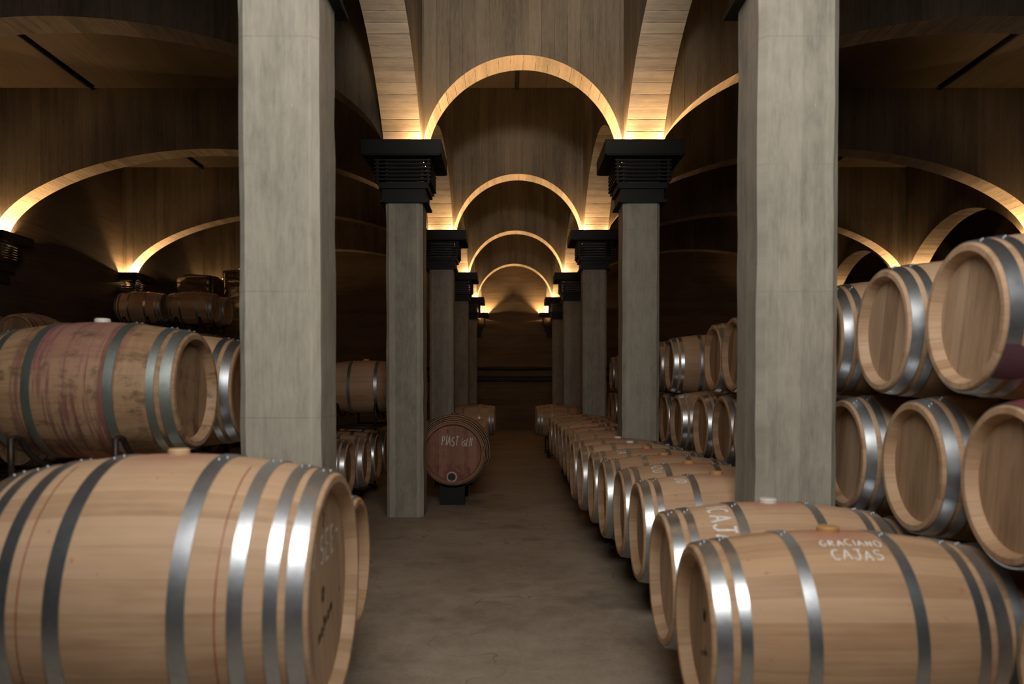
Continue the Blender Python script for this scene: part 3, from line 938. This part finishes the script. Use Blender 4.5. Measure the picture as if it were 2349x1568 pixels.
# second group, seen between the near and second left pillars
for y, x, l in ((8.58, -1.74, 'nearest of the heads seen between the two left pillars'), (9.28, -1.685, 'second of the heads seen between the two left pillars'),
                (9.98, -1.67, 'third of the heads seen between the two left pillars'), (10.68, -1.66, 'fourth, against the edge of the second left pillar')):
    mid.make((x-LB/2, y, ZL1), 'oak barrel in the lower tier, ' + l, GL)
mid.make((-1.835, 10.05, 1.42), 'oak barrel lying sideways in the upper tier between the two left pillars', GL)
mid.make((-1.835, 10.75, 1.42), 'upper tier oak barrel hidden behind the second left pillar', GL)
rack(-2.19, [8.58, 9.28], ZL1-RB, 0, 'dark steel floor rack under the nearest heads between the left pillars', 'racks on the left')
rack(-2.14, [9.98, 10.68], ZL1-RB, 0, 'dark steel floor rack beside the second left pillar', 'racks on the left')
rack(-1.90, [10.05, 10.75], 1.42-RB, ZL1+RB-.002, 'dark steel rack under the sideways barrel between the left pillars', 'racks on the left', False)
# third group past the second left pillar
for z, l in ((ZL1, 'lower'), (1.40, 'upper')):
    far.make((-1.52-LB/2, 14.3, z), 'reddish barrel in the %s tier showing as a sliver right of the second left pillar' % l, GL)
rack(-2.0, [14.3], ZL1-RB, 0, 'floor rack behind the second left pillar', 'racks on the left')
rack(-2.0, [14.3], 1.40-RB, ZL1+RB-.002, 'upper rack behind the second left pillar', 'racks on the left', False)

# ---- chalked cask facing the camera
PL = plast.make((-.69, 9.33+.525, .628), 'dark red oak cask chalked PlAST with a round valve, facing the camera', 'casks left of the aisle', rot=PI/2, name='chalked_cask', cat='cask')
PL.rotation_euler = (0, 0, PI/2+.03)
# its front head is the local -x one
mark_on_head(PL, plast, -1, 'PlAST isl.ll', .105, .009, -.045, .085, 'chalk', 5, -.04, slant=.14, wf=.58)
mark_on_head(PL, plast, -1, 'o', .05, .008, .06, .245, 'ink', 5, name='brand_mark', lab='small dark oval brand')
def disc(parent, name, x0, x1, r0, r1, y, z, mat, n=28):
    b = MB()
    if r0 > 0:
        prof = [(x0, r0), (x0, r1), (x1, r1), (x1, r0)]
        b.revolve_x(prof, n, True)
    else:
        prof = [(x0, .0005), (x0, r1), (x1, r1), (x1, .0005)]
        b.revolve_x(prof, n)
    me = autosmooth(b.me(name, mat), 40)
    o = obj(name, me, parent); o.location = (0, y, z); return o
xf = -(plast.h-.046)
v = disc(PL, 'valve', xf-.03, xf+.005, .058, .088, .015, -.285, M['redmetal'])
v['label'] = 'red rimmed round valve'
disc(v, 'valve_ring', xf-.042, xf, .046, .064, 0, 0, M['chrome'])
disc(v, 'valve_mouth', xf-.012, xf, 0, .048, 0, 0, M['dark'])
for q, (yy, nm) in enumerate(((9.46, 'front'), (10.22, 'rear'))):
    b = MB(); n = 14; hw = .15; zb = .628-plast.r(.33)-.003; R = plast.r(.33)
    vs = []
    for yo in (-.06, .06):
        for i in range(n+1):
            xx = -hw+2*hw*i/n
            vs.append((xx, yo, min(zb+R-math.sqrt(max(0, R*R-xx*xx)), zb+.11)))
        for i in range(n+1):
            vs.append((-hw+2*hw*i/n, yo, 0))
    N = n+1; fs = []
    for i in range(n):
        fs += [(i, i+1, N+i+1, N+i), (2*N+i+1, 2*N+i, 3*N+i, 3*N+i+1), (i+1, i, 2*N+i, 2*N+i+1), (N+i, N+i+1, 3*N+i+1, 3*N+i)]
    fs += [(0, N, 3*N, 2*N), (n, 2*N+n, 3*N+n, N+n)]
    b.add(vs, fs)
    o = b.build('timber_saddle', M['black']); o.location = (-.69, yy, 0)
    tag(o, 'dark block saddle under the %s of the chalked PlAST cask' % nm, 'saddle', 'saddles under the left casks')

# ---- far barrels either side of the aisle
GF = 'small far barrels near the end wall'
def pair(x, ys, z, labs, rl):
    for y, l in zip(ys, labs): far.make((x, y, z), l, GF)
    rack(x, ys, z-RB, 0, rl, 'racks near the end wall')
pair(-.34-LB/2, (11.72, 12.42), .62, ('oak barrel just behind the chalked PlAST cask', 'oak barrel second behind the chalked PlAST cask'), 'dark rack behind the chalked PlAST cask')
pair(-.31-LB/2, (16.3, 17.0), .74, ('far oak barrel left of the aisle, nearer of the last two', 'far oak barrel left of the aisle, further of the last two'), 'dark rack under the far left barrels')
pair(.56+LB/2, (16.3, 17.0), .74, ('far oak barrel right of the aisle, nearer of the last two', 'far oak barrel right of the aisle, further of the last two'), 'dark rack under the far right barrels')

# ---- tall dark racks at the left wall
GT = 'barrels high on the tall racks by the left wall'
tiern = ['floor tier', 'second tier', 'third tier', 'top tier']
for ti in range(4):
    z = .53+.852*ti
    for cx, cn in ((-7.62, 'outer'), (-6.56, 'inner')):
        for y, dn in ((16.35, 'front'), (17.05, 'rear')):
            far.make((cx, y, z), 'barrel of the tall left rack, %s, %s column, %s row' % (tiern[ti], cn, dn), GT)
        rack(cx, [16.35, 17.05], z-RB, 0 if ti == 0 else z-.852+RB-.002, 'steel rack at the left wall, %s, %s column' % (tiern[ti], cn), 'tall racks by the left wall', ti == 0)
for ti in range(3):
    z = .53+.852*ti
    for cx, cn in ((-8.18, 'outer'), (-7.45, 'inner')):
        far.make((cx, 12.3, z), 'dark barrel head at the far left edge, %s, %s one' % (tiern[ti], cn), 'dark barrels at the far left edge', rot=PI/2)
    o = rack(-7.815, [12.3-.365, 12.3+.365], z-RB, 0 if ti == 0 else z-.852+RB-.002, 'steel rack at the far left edge, %s' % tiern[ti], 'racks at the far left edge', ti == 0)
    o.rotation_euler = (0, 0, PI/2)

# wrapped pallet stacks in the far left bay
def pallet(x, y, w, d, h, label):
    r = empty('wrapped_pallet', (x, y, 0), label, 'pallet', 'wrapped pallets in the far left bay')
    b = MB()
    for q in (-.4, 0, .4): b.box(q*w-.04, q*w+.04, -d/2, d/2, 0, .09)
    for q in range(6): b.box(-w/2, w/2, -d/2+q*d/6+.01, -d/2+(q+1)*d/6-.03, .09, .115)
    b.build('pallet_base', M['wood'], r)
    b = MB(); n = int((h-.12)/.16)
    for i in range(n):
        z = .118+i*(h-.12)/n; j = random.uniform(-.008, .008)
        b.box(-w/2+.02+j, w/2-.02+j, -d/2+.02, d/2-.02, z, z+(h-.12)/n-.006)
    b.build('carton_stack', M['card'], r)
    b = MB(); n = 90; nz = 60; vs = []
    rr = random.Random(int(h*100))
    for i in range(nz+1):
        z = .1+(h-.1)*i/nz
        for k in range(n):
            a = 2*PI*k/n; ca, sa = math.cos(a), math.sin(a)
            s = 1/max(abs(ca)/(w/2), abs(sa)/(d/2))
            s = min(s, math.hypot(w/2, d/2)*.96)+.012+rr.uniform(-.006, .006)+.010*math.sin(z*38)
            vs.append((ca*s, sa*s, z+.012*math.sin(5*a+i)))
    fs = [(i*n+k, i*n+(k+1) % n, (i+1)*n+(k+1) % n, (i+1)*n+k) for i in range(nz) for k in range(n)]
    fs.append(tuple(nz*n+k for k in range(n)))
    b.add(vs, fs); b.build('stretch_wrap', M['wrap'], r, True)
    return r
pallet(-7.62, 19.5, .84, 1.2, 4.15, 'tall pallet stack in shiny plastic wrap, left one of the far left bay')
pallet(-6.35, 19.4, 1.0, 1.2, 4.25, 'tall pallet stack in shiny plastic wrap, right one beside the near left pillar')

# ------------------------------------------------------------------ light
def area(name, loc, target, sx, sy, power, color):
    l = bpy.data.lights.new(name, 'AREA'); l.shape = 'RECTANGLE'; l.size = sx; l.size_y = sy
    l.energy = power; l.color = color
    o = bpy.data.objects.new(name, l); COL.objects.link(o); o.location = loc
    d = Vector(target) - Vector(loc); o.rotation_euler = d.to_track_quat('-Z', 'Y').to_euler()
    return o
a = area('flash_fill', (.1, .3, 3.7), (.1, 4.3, 3.1), 2.2, 1.4, 150, (1., .95, .89))  # unseen area light standing in for a bounced flash above the camera
sp = bpy.data.lights.new('nave_fill_spot', 'SPOT'); sp.energy = 1500; sp.color = (1., .95, .87)  # added fill spot, no real fixture: brightens the wall over the second cross arch
sp.spot_size = math.radians(33); sp.spot_blend = .9; sp.shadow_soft_size = .25
so = bpy.data.objects.new('nave_fill_spot', sp); COL.objects.link(so); so.location = (.12, .25, 3.5)
so.rotation_euler = (Vector((.12, 8., 5.75))-Vector(so.location)).to_track_quat('-Z', 'Y').to_euler()

w = bpy.data.worlds.new('cellar_air'); scene.world = w; w.use_nodes = True
w.node_tree.nodes['Background'].inputs[0].default_value = (.5, .5, .5, 1)
w.node_tree.nodes['Background'].inputs[1].default_value = .0

# ------------------------------------------------------------------ camera
PITCH = 1.2
cd = bpy.data.cameras.new('camera'); cam = bpy.data.objects.new('camera', cd); COL.objects.link(cam)
F = 1800.
cd.sensor_fit = 'HORIZONTAL'; cd.sensor_width = 36.; cd.lens = F/2349*36
cam.location = (0, 0, CAM_H); cam.rotation_euler = (math.radians(90-PITCH), 0, 0)
cd.shift_x = 5.5/2349
cd.shift_y = (895+F*math.tan(math.radians(PITCH))-784)/2349
cd.dof.use_dof = True; cd.dof.focus_distance = 8.6; cd.dof.aperture_fstop = 1.9
cd.clip_end = 200
scene.camera = cam
scene.view_settings.view_transform = 'Standard'; scene.view_settings.look = 'None'
scene.view_settings.gamma = 1.; scene.view_settings.exposure = 0.
scene.view_settings.use_curve_mapping = False

scene.cycles.use_adaptive_sampling = True; scene.cycles.adaptive_threshold = .02
scene.cycles.max_bounces = 5; scene.cycles.diffuse_bounces = 2; scene.cycles.glossy_bounces = 3
scene.cycles.transmission_bounces = 0; scene.cycles.transparent_max_bounces = 2
scene.cycles.caustics_reflective = False; scene.cycles.caustics_refractive = False
